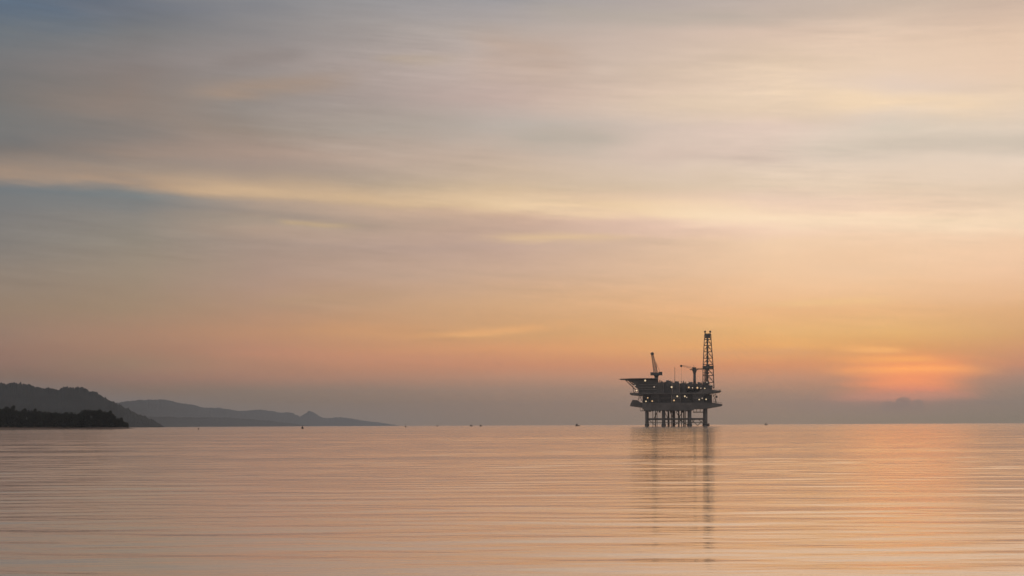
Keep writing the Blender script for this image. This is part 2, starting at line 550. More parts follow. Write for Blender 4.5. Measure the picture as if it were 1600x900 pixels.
# ------------------------------------------------------------------ hills
def fbm1(x, seed, octs):
    r2 = np.random.default_rng(seed)
    y = np.zeros_like(x)
    for lam, amp in octs:
        for _ in range(3):
            l = lam * r2.uniform(.7, 1.4)
            y += amp / 1.7 * np.sin(x / l * 6.283 + r2.random() * 6.283)
    return y

def ridge(name, label, prof, D0, D1, width, seed, bumps, rough_px, step_px):
    """a wooded ridge running from distance D0 at its left end to D1 at its right end"""
    pts = sorted(prof)
    ax = np.array([q[0] for q in pts], float); ay = np.array([q[1] for q in pts], float)
    pxs = np.arange(ax[0], ax[-1], step_px)
    D = D0 + (D1 - D0) * ((pxs - ax[0]) / (ax[-1] - ax[0])) ** .75
    pys = np.interp(pxs, ax, ay)
    k = max(1, int(2.0 / step_px))
    pys = np.convolve(np.pad(pys, k, mode='edge'), np.ones(2 * k + 1) / (2 * k + 1), 'valid')
    zs = H + ((HY - pys) / F - ROLL * (pxs - 800) / F) * D
    q = D / F
    zs = zs + np.clip(zs / q / 12, 0, 1) * q * rough_px * fbm1(pxs, seed, [(34, .8), (13, .5), (6, .3)])
    crown = np.maximum(zs, -6)
    nr = 45
    yy = np.linspace(-1, 1, nr)
    sh = (1 - np.abs(yy)) ** 0.85
    U = (pxs - 800) / F
    off = yy * width * np.where(yy > 0, .5, 1.0)
    Yg = D[None, :] + off[:, None]
    Xg = U[None, :] * Yg          # slopes run down along the line of the coast
    Zg = sh[:, None] * (crown + 6)[None, :]
    r2 = np.random.default_rng(seed)
    g = np.zeros_like(Zg)
    for _ in range(9):
        l = width * r2.uniform(.25, .9)
        g += np.sin(Xg / l * 6.283 + 2.5 * np.sin(off[:, None] / (width * r2.uniform(.3, .8)) + r2.random() * 6.3) + r2.random() * 6.3) / 9
    Zg = Zg * (1 - 0.14 * (np.abs(yy)[:, None] * 3).clip(0, 1) * (.5 + g)) - 6
    tn = r2.random(Zg.shape) ** 2.2
    tn = (tn + np.roll(tn, 1, 1) * .7 + np.roll(tn, -1, 1) * .5) / 1.6
    tn = (tn + np.roll(tn, 1, 0) * .6 + np.roll(np.roll(tn, 3, 1), -1, 0) * .6) / 1.6
    big = r2.random(Zg.shape) ** 9
    big = np.maximum(big, np.maximum(np.roll(big, 1, 1), np.roll(big, -1, 1)) * .8)
    Zg += (.3 + .7 * np.exp(-(yy[:, None] / .06) ** 2)) * bumps * (tn + .6 * big - .42) * np.clip((Zg - 1) / 10, 0, 1)
    o = grid_mesh(name, Xg, Yg, Zg, HILLM, smooth=True)
    return tag(o, label, 'hill', kind='structure')

ridge('hill', 'nearest and tallest wooded hill behind the dark forest', [(-260,612),(-180,604),(-80,602),(-30,600.5),(0,600.2),(20,599.6),(35,600.4),(50,602.8),(65,606.4),(75,608.6),(90,608.5),(100,606.8),(112,606.4),(127,606),(136,609),(150,614.5),(165,622),(178,629),(190,635),(205,642),(222,650),(243,660),(262,670)], 4500, 4900, 520, 3, 9.0, .5, 0.75)
ridge('hill', 'long blue grey ridge with a pointed hump, thinning out to sea beyond the nearest hill', [(60,664),(110,652),(150,640),(175,631.5),(190,629),(210,626.3),(230,625),(245,624.5),(260,625.5),(280,629.5),(300,632.5),(320,637.3),(345,638),(360,640),(375,642.8),(390,641.8),(403,640.4),(415,641.3),(425,642.5),(440,645.3),(452,644.6),(460,647),(468,650.8),(476,647),(483,642),(491,645.5),(500,651.5),(510,653.5),(530,652.6),(550,654),(570,658.0),(590,660.4),(605,662.2),(620,664.6),(640,668)], 7200, 21500, 1000, 4, 11.0, .5, 0.6)
ridge('hill', 'low dark foothill along the foot of the long ridge', [(150,664),(180,656),(200,652),(250,651.2),(300,652.5),(330,652),(360,653),(390,655),(420,657.5),(440,660),(465,663),(500,668)], 6600, 14500, 420, 8, 5.0, .3, 0.6)

# headland ground and beach in front of it
FD = 1400.0
def headland():
    pxs = np.array([-260, -100, 0, 60, 120, 160, 180, 196, 204, 212, 222])
    xs_ = np.array([on_water(p, FD).x for p in pxs])
    hg = np.array([5, 5, 5, 4, 4, 4, 3, 1.4, .6, .1, -.8])
    xs = np.linspace(xs_[0], xs_[-1], 260)
    top = np.interp(xs, xs_, hg)
    yy = np.array([-26, -16, -8, 0, 6, 40, 150, 300, 420])
    prof = np.array([-.5, .25, .9, 1.3, 1.6, 99, 99, 30, -1])
    Z = np.zeros((len(yy), len(xs)))
    r2 = np.random.default_rng(9)
    wob = fbm1(xs, 2, [(160, 5), (45, 2.0)])
    for i, p in enumerate(prof):
        Z[i] = np.minimum(p, np.maximum(top, -.6)) if p < 50 else top
        if i in (0, 1, 2):
            Z[i] = np.minimum(Z[i], top)
    Z[-1] = -1
    Xg, Yg = np.meshgrid(xs, yy)
    Yg = Yg + FD + wob[None, :]
    Xg = Xg * (1 + (Yg - FD).clip(0) / FD * 1.1)
    return grid_mesh('beach', Xg, Yg, Z, SAND)
tag(headland(), 'thin strip of brown sand under the dark forest', 'beach', kind='structure')

# ------------------------------------------------------------------ forest on the headland
PROF = [(-260,634),(-100,634),(-20,637),(0,638),(10,637.5),(26,640),(33,641),(45,642),(52,640.5),(65,643),(75,644),(93,645),(105,644),(115,645.5),(124,646),(130,642),(140,641),(148,642),(155,641),(165,643),(172,645),(178,649),(185,653),(190,656.5),(196,661),(201,665)]
ppx = np.array([p[0] for p in PROF], float); ppy = np.array([p[1] for p in PROF], float)

def leaves(mb, c, r, n, rg, size, flat=0.8):
    # leaf clumps: small tilted quads spread through an uneven crown
    lobes = [(Vector((rg.uniform(-.5, .5) * r, rg.uniform(-.5, .5) * r, rg.uniform(-.35, .5) * r * flat)), rg.uniform(.42, .68) * r) for _ in range(7)]
    for _ in range(n):
        lc, lr = lobes[rg.randrange(len(lobes))]
        d = Vector((rg.gauss(0, 1), rg.gauss(0, 1), rg.gauss(0, 1))).normalized()
        p = Vector(c) + lc + d * lr * (rg.random() ** .35)
        nrm = (d + Vector((rg.gauss(0, .6), rg.gauss(0, .6), rg.gauss(0, .6)))).normalized()
        a = nrm.orthogonal().normalized(); b_ = nrm.cross(a)
        s1, s2 = size * rg.uniform(.6, 1.3), size * rg.uniform(.5, 1.0)
        o = len(mb.v)
        mb.v += [tuple(p - a * s1), tuple(p - b_ * s2), tuple(p + a * s1), tuple(p + b_ * s2)]
        mb.f.append((o, o + 1, o + 2, o + 3))

def quick(mb, name, m, parent=None):
    me = bpy.data.meshes.new(name)
    me.from_pydata(mb.v, [], mb.f)
    me.materials.append(m)
    o = bpy.data.objects.new(name, me)
    COL.objects.link(o)
    if parent is not None: o.parent = parent
    return o

rg = random.Random(21)
fm = MB()
px = -230.0
while px < 201:
    for row in range(3):
        D = FD + 14 + row * 11 + rg.uniform(-4, 4)
        q = px + rg.uniform(-3, 3)
        top = float(np.interp(q, ppx, ppy)) + rg.uniform(-2.4, 1.8) + row * rg.uniform(-.6, .6)
        P = at(q, top, D)
        g = 1.0 if q > 185 else 2.8
        hgt = P.z - g
        if hgt < 2: continue
        r = min(rg.uniform(3.2, 5.4), hgt * .5)
        leaves(fm, (P.x, D, P.z - r * .95), r, 170, rg, 0.55)
        # lower storey down to the sand
        k = P.z - 2.0 * r
        while k > g:
            leaves(fm, (P.x + rg.uniform(-3, 3), D - rg.uniform(0, 5), k), r * 1.0, 110, rg, 0.7)
            k -= r * 1.1
        leaves(fm, (P.x + rg.uniform(-3, 3), D - 6, g + 1.0), min(2.4, hgt * .5), 70, rg, 0.65, .6)
    px += 5.0
forest = quick(fm, 'forest', LEAF)
tag(forest, 'dark wood massed along the headland above the sand', 'forest', kind='stuff')

def tree(px, top, D, r, base, label, seed):
    rg = random.Random(seed)
    P = at(px, top, D)
    o = empty('tree', (P.x, D, base))
    tag(o, label, 'tree', 'trees standing out of the headland wood')
    hgt = P.z - base
    tm = MB()
    pts = [Vector((0, 0, 0))]
    for i in range(1, 5):
        pts.append(Vector((rg.uniform(-.5, .5), rg.uniform(-.5, .5), (hgt - r * .8) * i / 4)))
    for i in range(4):
        tm.cyl(pts[i], pts[i + 1], .55 * (1 - i * .18), .55 * (1 - (i + 1) * .18), 8)
    for k in range(7):
        a = rg.uniform(0, 6.28)
        st = pts[2].lerp(pts[4], rg.random())
        tm.cyl(st, st + Vector((math.cos(a) * r * .6, math.sin(a) * r * .6, r * rg.uniform(.4, .9))), .2, .06, 5)
    tm.build('trunk', BARK, o)
    cm = MB()
    leaves(cm, (0, 0, hgt - r * .92), r, 420, rg, 0.45, .95)
    leaves(cm, (rg.uniform(-1, 1), -1, hgt - r * 1.9), r * .8, 160, rg, 0.5)
    quick(cm, 'crown', LEAF, o)
    return o
tree(20, 632.0, FD + 16, 3.3, 3, 'tallest tree, its round crown rising above the dark wood near the left end', 1)
tree(9, 635.5, FD + 14, 3.7, 3, 'broad crowned tree just left of the tallest tree in the wood', 2)
tree(37.5, 638.2, FD + 14, 2.6, 3, 'small rounded tree on the skyline just right of the tallest tree', 3)
tree(54.5, 637.8, FD + 14, 2.0, 3, 'narrow peaked tree jutting from the middle of the low wood skyline', 4)
tree(134, 639.2, FD + 14, 3.6, 3, 'wide crowned tree where the wood skyline steps up towards its right end', 5)
tree(154, 638.6, FD + 14, 4.0, 3, 'broadest domed tree crowning the right end of the wood', 6)
tree(172.5, 640.8, FD + 12, 2.6, 2.5, 'round tree set apart by a notch at the seaward edge of the wood', 7)
tree(189, 652.5, FD + 4, 2.5, 1.2, 'low bushy tree at the tip of the wood by the water', 8)

# ------------------------------------------------------------------ the oil platform
PD = 1450.0
PX = 1055.0
p0 = on_water(PX, PD)
PAZ = math.atan2(p0.x, p0.y)
PR = math.hypot(p0.x, p0.y)
rig = empty('oil_platform', p0, -PAZ)
tag(rig, 'dark offshore oil platform on legs with drilling tower, cranes and helideck, dotted with lit lamps', 'oil platform')
SX = PD * math.cos(PAZ) / F
def L(px, py, y=0.0):
    """a measured point of the platform in its own metres (x along its face, z up) at depth y"""
    u, v = uv(px, py)
    u0, _ = uv(PX, 664)
    k = 1 + y / PR
    return Vector(((u - u0) * PD * math.cos(PAZ) * k, y, H + v * PD * k))
def LX(px, y=0): return L(px, 640, y).x
def LZ(py, y=0, px=PX): return L(px, py, y).z
def poly(pts, y): return [(L(a, b_, y).x, L(a, b_, y).z) for a, b_ in pts]
def pbox(mb, x0, y0, x1, y1, d0, d1):
    a, c = L(x0, y0, d0), L(x1, y1, d0)
    return mb.box((a.x, d0, a.z), (c.x, d1, c.z))

YF, YB = -26.0, 26.0        # front / back rows

# legs
for px_, r_ in ((1010, 1.35), (1036.6, 1.6), (1077.6, 1.75), (1102.6, 1.75)):
    for y in (YF, YB):
        mb = MB()
        xx = LX(px_, YF)
        mb.cyl((xx, y, -4), (xx, y, LZ(638, YF)), r_, r_, 14)
        leg = mb.build('leg', STEEL, rig, True)
        ft = MB()
        ft.cyl((xx, y, -4), (xx, y, 1.6), r_ * 1.45, r_ * 1.35, 14)
        ft.cyl((xx, y, 1.6), (xx, y, 3.2), r_ * 1.35, r_ * 1.0, 14)
        ft.build('foot', STEEL_D, leg, True)
# boat landing fender beside the right leg
mb = MB(); mb.cyl((LX(1107, YF), YF - 1, -2), (LX(1107, YF), YF - 1, LZ(661.8, YF)), 1.0, .9, 10)
mb.cyl((LX(1103, YF), YF - 1, LZ(663, YF)), (LX(1107, YF), YF - 1, LZ(663, YF)), .35, .35, 6)
mb.build('fender', STEEL_R, rig)
# drill caisson in the middle, conductors around it
mb = MB(); mb.cyl((LX(1052.6), -6, -4), (LX(1052.6), -6, LZ(639)), 1.5, 1.5, 14)
mb.build('caisson', STEEL_R, rig, True)
for px_, y, r_ in ((1020, 8, .35), (1024, 4, .5), (1026.5, 10, .35), (1044, 6, .7), (1046, -10, .35), (1060.5, -4, .75), (1065, 8, .45), (1068.5, -8, .75), (1071, 12, .4), (1049, 14, .4)):
    mb = MB(); xx = LX(px_, y)
    mb.cyl((xx, y, -4), (xx + (LX(px_ - 1) - LX(px_) if px_ == 1046 else 0), y, LZ(639, y)), r_, r_, 8)
    mb.build('conductor', STEEL_R, rig, True)
# horizontal braces between the legs
zb = LZ(654.6, YF); zl = LZ(660.2, YF)
xs_leg = [LX(p, YF) for p in (1010, 1036.6, 1077.6, 1102.6)]
for y in (YF, YB):
    for i in range(3):
        mb = MB(); mb.cyl((xs_leg[i], y, zb), (xs_leg[i + 1], y, zb), .85, .85, 8)
        mb.build('brace', STEEL, rig, True)
        mb = MB(); mb.cyl((xs_leg[i], y, zl), (xs_leg[i + 1], y, zl), .3, .3, 6)
        mb.build('brace', STEEL_W, rig, True)
for xx in xs_leg:
    mb = MB(); mb.cyl((xx, YF, zb), (xx, YB, zb), .8, .8, 8)
    mb.build('brace', STEEL, rig, True)
def diag(a, b_, y, r_=.35):
    mb = MB(); mb.cyl(L(*a, y), L(*b_, y), r_, r_, 6); mb.build('diagonal_brace', STEEL, rig, True)
diag((1080, 655), (1090, 665), YF); diag((1090, 665), (1100, 655), YF)
diag((1086, 655), (1078, 664), YB); diag((1092, 656), (1101, 664), YB)
diag((1037, 641), (1044, 654.6), 0, .3); diag((1046, 641), (1052, 654.6), 2, .3)
diag((1060, 654), (1068, 641), 6, .4); diag((1056, 643), (1063, 654), -2, .35)
diag((1014, 656), (1024, 665), 4, .3); diag((1028, 641), (1022, 654), 12, .4)
diag((1062, 656), (1074, 664), 2, .4); diag((1054, 664), (1066, 656), 4, .4)
# gratings and pipes hanging under the deck
mb = MB()
pbox(mb, 1083, 643.3, 1099, 644.6, YF + 2, YF + 14)
for q in (1083.6, 1088, 1093.5, 1098.4):
    pbox(mb, q, 638.5, q + .8, 643.4, YF + 2.2, YF + 2.8)
mb.build('hanging_walkway', STEEL_W, rig)
mb = MB()
pbox(mb, 1000, 641.4, 1010, 642.3, YF, YF + 10)
for q in (999.8, 1003.5, 1007):
    pbox(mb, q, 637.2, q + .6, 641.6, YF + .3, YF + .8)
mb.build('hanging_walkway', STEEL_W, rig)
for k, q in enumerate((1014, 1018, 1029, 1041, 1047, 1057, 1064, 1072)):
    hh = (643.5, 642.6, 644.5, 643, 645, 643.2, 644.8, 642.8)[k]
    mb = MB(); pbox(mb, q, 640.8, q + 3.2, hh, -10 + k, -4 + k)
    mb.build('underdeck_tank', STEEL_R, rig)

# lower deck, seen edge on with its tapering right end
mb = MB(); mb.prism(poly([(1003, 636.6), (1006, 641.2), (1082, 641.2), (1086, 638.8), (1104, 638.6), (1128, 634.2), (1128.3, 631.8), (1112, 629.3), (1003, 629.3)], YF), YF - 4, YB + 4)
mb.build('lower_deck', STEEL, rig)
mb = MB(); mb.prism(poly([(984, 634.2), (985, 630.8), (988.2, 624.6), (996, 625.2), (999.5, 628.2), (1006, 629.6), (1006, 637.4), (1000, 636.4)], YF), YF - 1, 8)
mb.build('side_module', STEEL_D, rig)
# process modules between the decks, stepped in depth
mods = [(1003.6, 617, 1016, 629.6, -23, STEEL), (1016, 615.8, 1031, 629.6, -27, STEEL_D), (1031, 615.8, 1049, 629.6, -24, STEEL),
        (1049, 615.8, 1064, 629.6, -28, STEEL), (1064, 615.8, 1082, 629.6, -25, STEEL_D), (1082, 615.8, 1100, 629.6, -27.5, STEEL), (1100, 616.5, 1112.5, 629.6, -22, STEEL_D)]
for a, t_, c, b_, yf, m_ in mods:
    mb = MB(); pbox(mb, a + .15, t_, c - .15, b_, yf, 24)
    # stiffeners and ducts on the face
    r2 = random.Random(int(a))
    q = a + 1
    while q < c - 1:
        pbox(mb, q, t_ + .4, q + .5, b_ - .3, yf - .7, yf + .2)
        q += r2.uniform(2.0, 4.5)
    pbox(mb, a + .6, 622 + r2.uniform(-2, 2), c - .6, 623.2 + r2.uniform(-1, 1), yf - 1.3, yf + .2)
    mb.build('process_module', m_, rig)
# main deck slab with overhanging ends
mb = MB(); mb.prism(poly([(984, 613.8), (984, 616), (1000, 617.4), (1006, 616), (1102, 616), (1108, 615), (1120, 612.8), (1126.4, 612.3), (1126.4, 611), (1113, 609.4), (1104, 608), (1096, 607.4), (1090, 613.4)], YF), YF - 3.5, YB + 3.5)
mb.build('main_deck', STEEL, rig)
# accommodation block under the helideck
mb = MB(); mb.prism(poly([(988.5, 596.5), (991.5, 603.5), (996.5, 606.5), (997.5, 613.8), (1026, 613.8), (1026, 593.6), (989, 594.2)], YF), YF + 1.5, 20)
blk = mb.build('accommodation_block', STEEL, rig)
r2 = random.Random(3)
for row, yy in enumerate((598.2, 602.2, 606.2, 610.2)):
    for k in range(9):
        xq = 999.5 + k * 2.9
        mb = MB(); pbox(mb, xq, yy, xq + 1.1, yy + 1.2, YF + 1.3, YF + 1.7)
        mb.build('window', STEEL_D, blk)
mb = MB()
for yy in (600.6, 604.6, 608.6, 612.4):
    pbox(mb, 998, yy, 1026.3, yy + .5, YF - .2, YF + 1.6)
mb.build('walkway', STEEL_W, blk)
# helideck
heli = MB()
c0, c1 = LX(968, YF), LX(1027, YF)
zt = LZ(591.0, YF, 1000)
y0, y1 = YF - 5, 12.0
ch = (y1 - y0) * .29
heli.slab([(c0, y0 + ch), (c0 + ch, y0), (c1 - 4, y0), (c1, y0 + 4), (c1, y1), (c0 + ch, y1), (c0, y1 - ch)], zt - .75, zt)
hd = heli.build('helideck', DECK, rig)
mb = MB(); mb.prism(poly([(976, 592.3), (1026, 592.3), (1026, 594.6), (990, 597.8), (985, 595.8)], YF), YF + 4, 6)
mb.build('underdeck_truss', STEEL_D, hd)
for a, b_, y, r_ in (((977, 593.4), (996, 612), YF + 3, .45), ((983, 596), (996.5, 606), YF + 5, .4), ((977, 593.4), (996, 612), 4, .45), ((988, 597), (990, 614), YF + 2, .3), ((996, 607), (991, 614), YF + 2, .3), ((984, 600), (994, 600), YF + 3, .22)):
    mb = MB(); mb.cyl(L(*a, y), L(*b_, y), r_, r_, 6)
    mb.build('support_strut', STEEL, hd)
mb = MB()     # safety net frame round the deck edge
rim = [(c0 - 1.2, y0 + ch - .5), (c0 + ch - .5, y0 - 1.2), (c1 - 4, y0 - 1.2)]
for i in range(len(rim) - 1):
    mb.bar((*rim[i], zt - .2), (*rim[i + 1], zt - .2), .22)
mb.bar((c0 - 1.2, y0 + ch - .5, zt - .2), (c0 - 1.2, y1 - ch, zt - .2), .22)
for i in range(13):
    q = i / 12
    xx = c0 + ch + (c1 - 4 - c0 - ch) * q
    mb.bar((xx, y0, zt - .5), (xx, y0 - 1.3, zt - .15), .16)
mb.build('safety_net', STEEL_D, hd)

# upper deck modules
ups = [(1026, 597.4, 1038, 613.8, -24, STEEL), (1038, 596.6, 1050, 613.8, -22, STEEL_D), (1050, 597.8, 1062, 613.8, -25, STEEL),
       (1062, 598.8, 1073, 613.8, -21, STEEL_D), (1073, 599.4, 1084, 608.4, -24, STEEL), (1084, 600, 1097.5, 608.2, -20, STEEL)]
for a, t_, c, b_, yf, m_ in ups:
    mb = MB(); pbox(mb, a + .12, t_, c - .12, b_, yf, 20)
    r2 = random.Random(int(a) + 5)
    for k in range(4):
        q = r2.uniform(a + .5, c - 3)
        pbox(mb, q, t_ + 2 + r2.uniform(0, 5), q + r2.uniform(1, 2.6), t_ + 8 + r2.uniform(0, 2), yf - 1.0, yf + .1)
    for k in range(5):
        q = r2.uniform(a + .6, c - 2.2); y = r2.uniform(-18, 14)
        zz = L(q, t_, yf).z
        mb.box((L(q, 600, yf).x, y, zz - .2), (L(q, 600, yf).x + r2.uniform(.8, 2.4), y + r2.uniform(1, 3), zz + r2.uniform(.4, 1.5)))
    mb.build('upper_module', m_, rig)
mb = MB(); pbox(mb, 1073, 608.6, 1097.5, 613.8, -17, 20)
mb.build('upper_module', STEEL_D, rig)
# round tanks, vents and exhaust stacks along the top
for px_, py_, r_, y in ((1043, 596.0, 1.3, -15), (1057, 597.2, 1.1, -12), (1080, 598.4, 1.2, -16), (1092, 599, 1.3, -14)):
    mb = MB(); mb.cyl(L(px_ - 2.2, py_, y), L(px_ + 2.2, py_, y), r_, r_, 12); mb.build('tank', STEEL_W, rig, True)
for px_, t_, r_, y in ((1031, 593.4, .45, -12), (1033.5, 594.6, .35, -10), (1048, 594, .3, -16), (1060, 595.6, .35, -14), (1068, 595, .4, -15), (1071, 596.4, .3, -12), (1076.5, 595.6, .3, -16), (1095.5, 596.6, .3, -12)):
    mb = MB(); mb.cyl(L(px_, 600, y), L(px_, t_, y), r_, r_, 8); mb.build('vent_stack', STEEL, rig, True)
# tall whip aerial
mb = MB(); mb.cyl(L(1054.4, 599, -14), L(1054.4, 573.5, -14), .28, .16, 6)
pbox(mb, 1053.9, 576, 1054.9, 577, -14.3, -13.7)
mb.build('aerial', STEEL, rig)

# railings round the deck edges
def railing(pts, y, hgt=1.2, parent=rig):
    mb = MB()
    for (a, b_) in zip(pts[:-1], pts[1:]):
        A, B = L(*a, y), L(*b_, y)
        n = max(2, int((B - A).length / 2.0))
        for i in range(n + 1):
            p = A.lerp(B, i / n)
            mb.bar(p, p + Vector((0, 0, hgt)), .12)
        for hh in (hgt, hgt * .5):
            mb.bar(A + Vector((0, 0, hh)), B + Vector((0, 0, hh)), .1)
    mb.build('railing', STEEL_D, parent)
railing([(984, 613.8), (997, 613.8)], YF - 3.2)
railing([(1097, 607.4), (1104, 608), (1113, 609.4), (1126.2, 611)], YF - 3.2)
railing([(1104, 608), (1113, 609.4), (1126.2, 611)], YB + 3.2)
railing([(1112.5, 629.4), (1128, 631.8)], YF - 3.7, 1.6)
railing([(1112.5, 629.4), (1128, 631.8)], YB + 3.7, 1.6)
railing([(1026, 597.3), (1062, 598.4)], -20)
railing([(1062, 598.7), (1097, 600)], -19)
# stairs between the decks at both ends
def stairs(a, b_, y):
    mb = MB()
    A, B = L(*a, y), L(*b_, y)
    for o in (0, 1.2):
        mb.bar(A + Vector((0, o, 0)), B + Vector((0, o, 0)), .3)
        mb.bar(A + Vector((0, o, 1.0)), B + Vector((0, o, 1.0)), .12)
    n = 12
    for i in range(n + 1):
        p = A.lerp(B, i / n)
        mb.box((p.x - .25, y, p.z - .05), (p.x + .25, y + 1.2, p.z + .05))
        if i % 3 == 0: mb.bar(p, p + Vector((0, 0, 1)), .12)
    mb.build('staircase', STEEL_W, rig)
stairs((998, 617.6), (1004, 628.6), YF); stairs((1003.5, 617.6), (996.5, 624.6), YF + 4)
stairs((1113, 616), (1120, 629.6), YF); stairs((1120, 613.4), (1113, 622), YF + 3)
# posts holding the overhanging decks, a winch and a davit at the right end
for q, t_, b_ in ((997.8, 616.8, 626.2), (1001.8, 617, 628.6), (1115.2, 613.6, 629.8), (1118.4, 613, 630.2)):
    p, r_ = L(q, t_, YF), L(q, b_, YF)
    mb = MB(); mb.bar(p, r_, .35)
    mb.build('deck_post', STEEL, rig)
mb = MB(); mb.cyl(L(1117.6, 620, YF), L(1120.8, 620, YF), 1.1, 1.1, 10); mb.cyl(L(1119, 620, YF), L(1117, 629.6, YF), .3, .3, 6)
mb.build('winch', STEEL_D, rig)
mb = MB(); mb.bar(L(1122.5, 611, YF), L(1126, 609.2, YF), .4); mb.bar(L(1124, 611, YF), L(1124.6, 608.6, YF), .3)
mb.build('davit', STEEL_R, rig)

# --- pedestal crane with the steep boom (left)
def lattice(mb, A, B, w0, w1, n, chord=.2, lace=.11, up=Vector((0, 1, 0))):
    A, B = Vector(A), Vector(B)
    d = (B - A).normalized()
    s = d.cross(up).normalized(); q = s.cross(d).normalized()
    def ring(t):
        c = A.lerp(B, t); w = (w0 + (w1 - w0) * t) / 2
        return [c + s * w + q * w, c - s * w + q * w, c - s * w - q * w, c + s * w - q * w]
    rs = [ring(i / n) for i in range(n + 1)]
    for k in range(4):
        mb.bar(rs[0][k], rs[n][k], chord)
    for i in range(n):
        for k in range(4):
            a, b_ = (k, (k + 1) % 4) if i % 2 == 0 else ((k + 1) % 4, k)
            mb.bar(rs[i][a], rs[i + 1][b_], lace)
    for i in range(n + 1):
        for k in range(4):
            mb.bar(rs[i][k], rs[i][(k + 1) % 4], lace)

cy = -12.0
crane = MB()
crane.cyl(L(1025.6, 597, cy), L(1025.6, 588.5, cy), 1.9, 1.9, 14)
crane.cyl(L(1025.6, 588.5, cy), L(1025.6, 586, cy), 1.9, 3.0, 14)
cr = crane.build('pedestal_crane', STEEL, rig, True)
mb = MB(); mb.cyl(L(1025.4, 586, cy), L(1025.4, 582.2, cy), 4.4, 4.2, 16)
pbox(mb, 1016.2, 581.6, 1021.5, 586.2, cy - 2.6, cy + 2.6)
pbox(mb, 1029, 580.9, 1034.8, 586, cy - 3, cy + 3)
mb.build('machinery_house', STEEL_D, cr)
mb = MB(); lattice(mb, L(1024.4, 581.8, cy), L(1019.3, 554, cy), 3.7, 1.8, 12, .7, .32)
mb.build('boom', STEEL, cr)
mb = MB(); mb.ball(L(1019.1, 552.6, cy), 1.8, 2, (1.05, .7, .9)); mb.cyl(L(1018.2, 551, cy), L(1020.4, 551, cy), .5, .5, 8)
mb.build('boom_head', STEEL_D, cr, True)
mb = MB(); mb.bar(L(1031, 581, cy), L(1025.5, 567, cy), .3); mb.bar(L(1025.5, 567, cy), L(1021, 560, cy), .22); mb.bar(L(1025.5, 567, cy), L(1027, 581.5, cy), .35)
mb.build('gantry', STEEL, cr)

# --- second crane with the level jib (beside the derrick)
cy2 = -8.0
crane = MB()
crane.cyl(L(1085.2, 602, cy2), L(1085.2, 584, cy2), 1.45, 1.35, 14)
crane.cyl(L(1085.2, 584, cy2), L(1085.2, 580, cy2), 1.35, 2.0, 14)
cr = crane.build('pedestal_crane', STEEL, rig, True)
mb = MB(); mb.cyl(L(1085, 580, cy2), L(1085, 577.5, cy2), 2.3, 2.3, 14)
pbox(mb, 1081.8, 574, 1087.6, 578.2, cy2 - 2.2, cy2 + 2.2)
pbox(mb, 1077.8, 577, 1091, 578.2, cy2 - 1.6, cy2 + 1.6)
mb.build('machinery_house', STEEL_D, cr)
mb = MB(); lattice(mb, L(1083, 575.2, cy2), L(1065.2, 571.6, cy2), 1.7, 1.0, 10, .17, .09, Vector((0, 1, 0)))
mb.build('boom', STEEL_W, cr)
mb = MB(); lattice(mb, L(1088, 576.8, cy2), L(1097.5, 576.6, cy2), 1.7, 1.5, 6, .28, .16)
mb.build('counter_jib', STEEL, cr)
mb = MB(); mb.ball(L(1064.3, 571.8, cy2), 1.25, 2)
mb.build('boom_head', STEEL_D, cr, True)
mb = MB(); mb.cyl(L(1064.7, 573, cy2), L(1064.7, 597, cy2), .1, .1, 5); mb.bar(L(1084.5, 574, cy2), L(1084, 570.2, cy2), .3); mb.bar(L(1084, 570.2, cy2), L(1066, 571, cy2), .12)
pbox(mb, 1064.2, 595.6, 1065.3, 597.6, cy2 - .4, cy2 + .4)
mb.build('hoist_rope', STEEL_W, cr)

# --- drilling derrick
dc = 2.0
levels = [(607, 1097.9, 1115.6), (598, 1098.0, 1115.2), (587, 1098.1, 1114.8), (577, 1098.2, 1114.4), (570, 1098.5, 1114.0), (560, 1098.9, 1113.2), (550, 1099.3, 1112.4), (540, 1099.8, 1111.6), (531, 1100.3, 1111.0), (523, 1100.8, 1110.6)]
def dring(k):
    py, a, c = levels[k]
    A, B = L(a, py, dc), L(c, py, dc)
    w = (B.x - A.x) / 2; cx = (A.x + B.x) / 2
    w *= .985
    return [Vector((cx - w, dc - w, A.z)), Vector((cx + w, dc - w, A.z)), Vector((cx + w, dc + w, A.z)), Vector((cx - w, dc + w, A.z))]
mb = MB()
rs = [dring(k) for k in range(len(levels))]
for i in range(len(rs) - 1):
    for k in range(4):
        mb.bar(rs[i][k], rs[i + 1][k], .72)
        k2 = (k + 1) % 4
        mid = (rs[i][k] + rs[i][k2]) / 2
        midu = (rs[i + 1][k] + rs[i + 1][k2]) / 2
        mb.bar(rs[i][k], midu, .38); mb.bar(rs[i][k2], midu, .38)
        mb.bar(rs[i + 1][k], rs[i + 1][k2], .45)
        c = (rs[i][k] + rs[i + 1][k]) / 2; c2 = (rs[i][k2] + rs[i + 1][k2]) / 2
        mb.bar(c, c2, .2)
der = mb.build('derrick', STEEL, rig)
mb = MB()
cx = (rs[-1][0].x + rs[-1][1].x) / 2
pbox(mb, 1101.6, 522, 1109.8, 528.4, dc - 2.2, dc + 2.2)
for q in (1101.4, 1109.4):
    mb.cyl(L(q + .1, 524, dc), L(q + .1, 519.6, dc), .5, .5, 8)
    mb.ball(L(q + .1, 518.6, dc), 1.15, 2)
mb.bar(L(1101.4, 521.6, dc), L(1109.4, 521.6, dc), .4)
mb.build('crown_block', STEEL_D, der)
mb = MB()
wz = L(1106, 573.5, dc).z
a, c = L(1097.8, 573.5, dc).x, L(1114.8, 573.5, dc).x
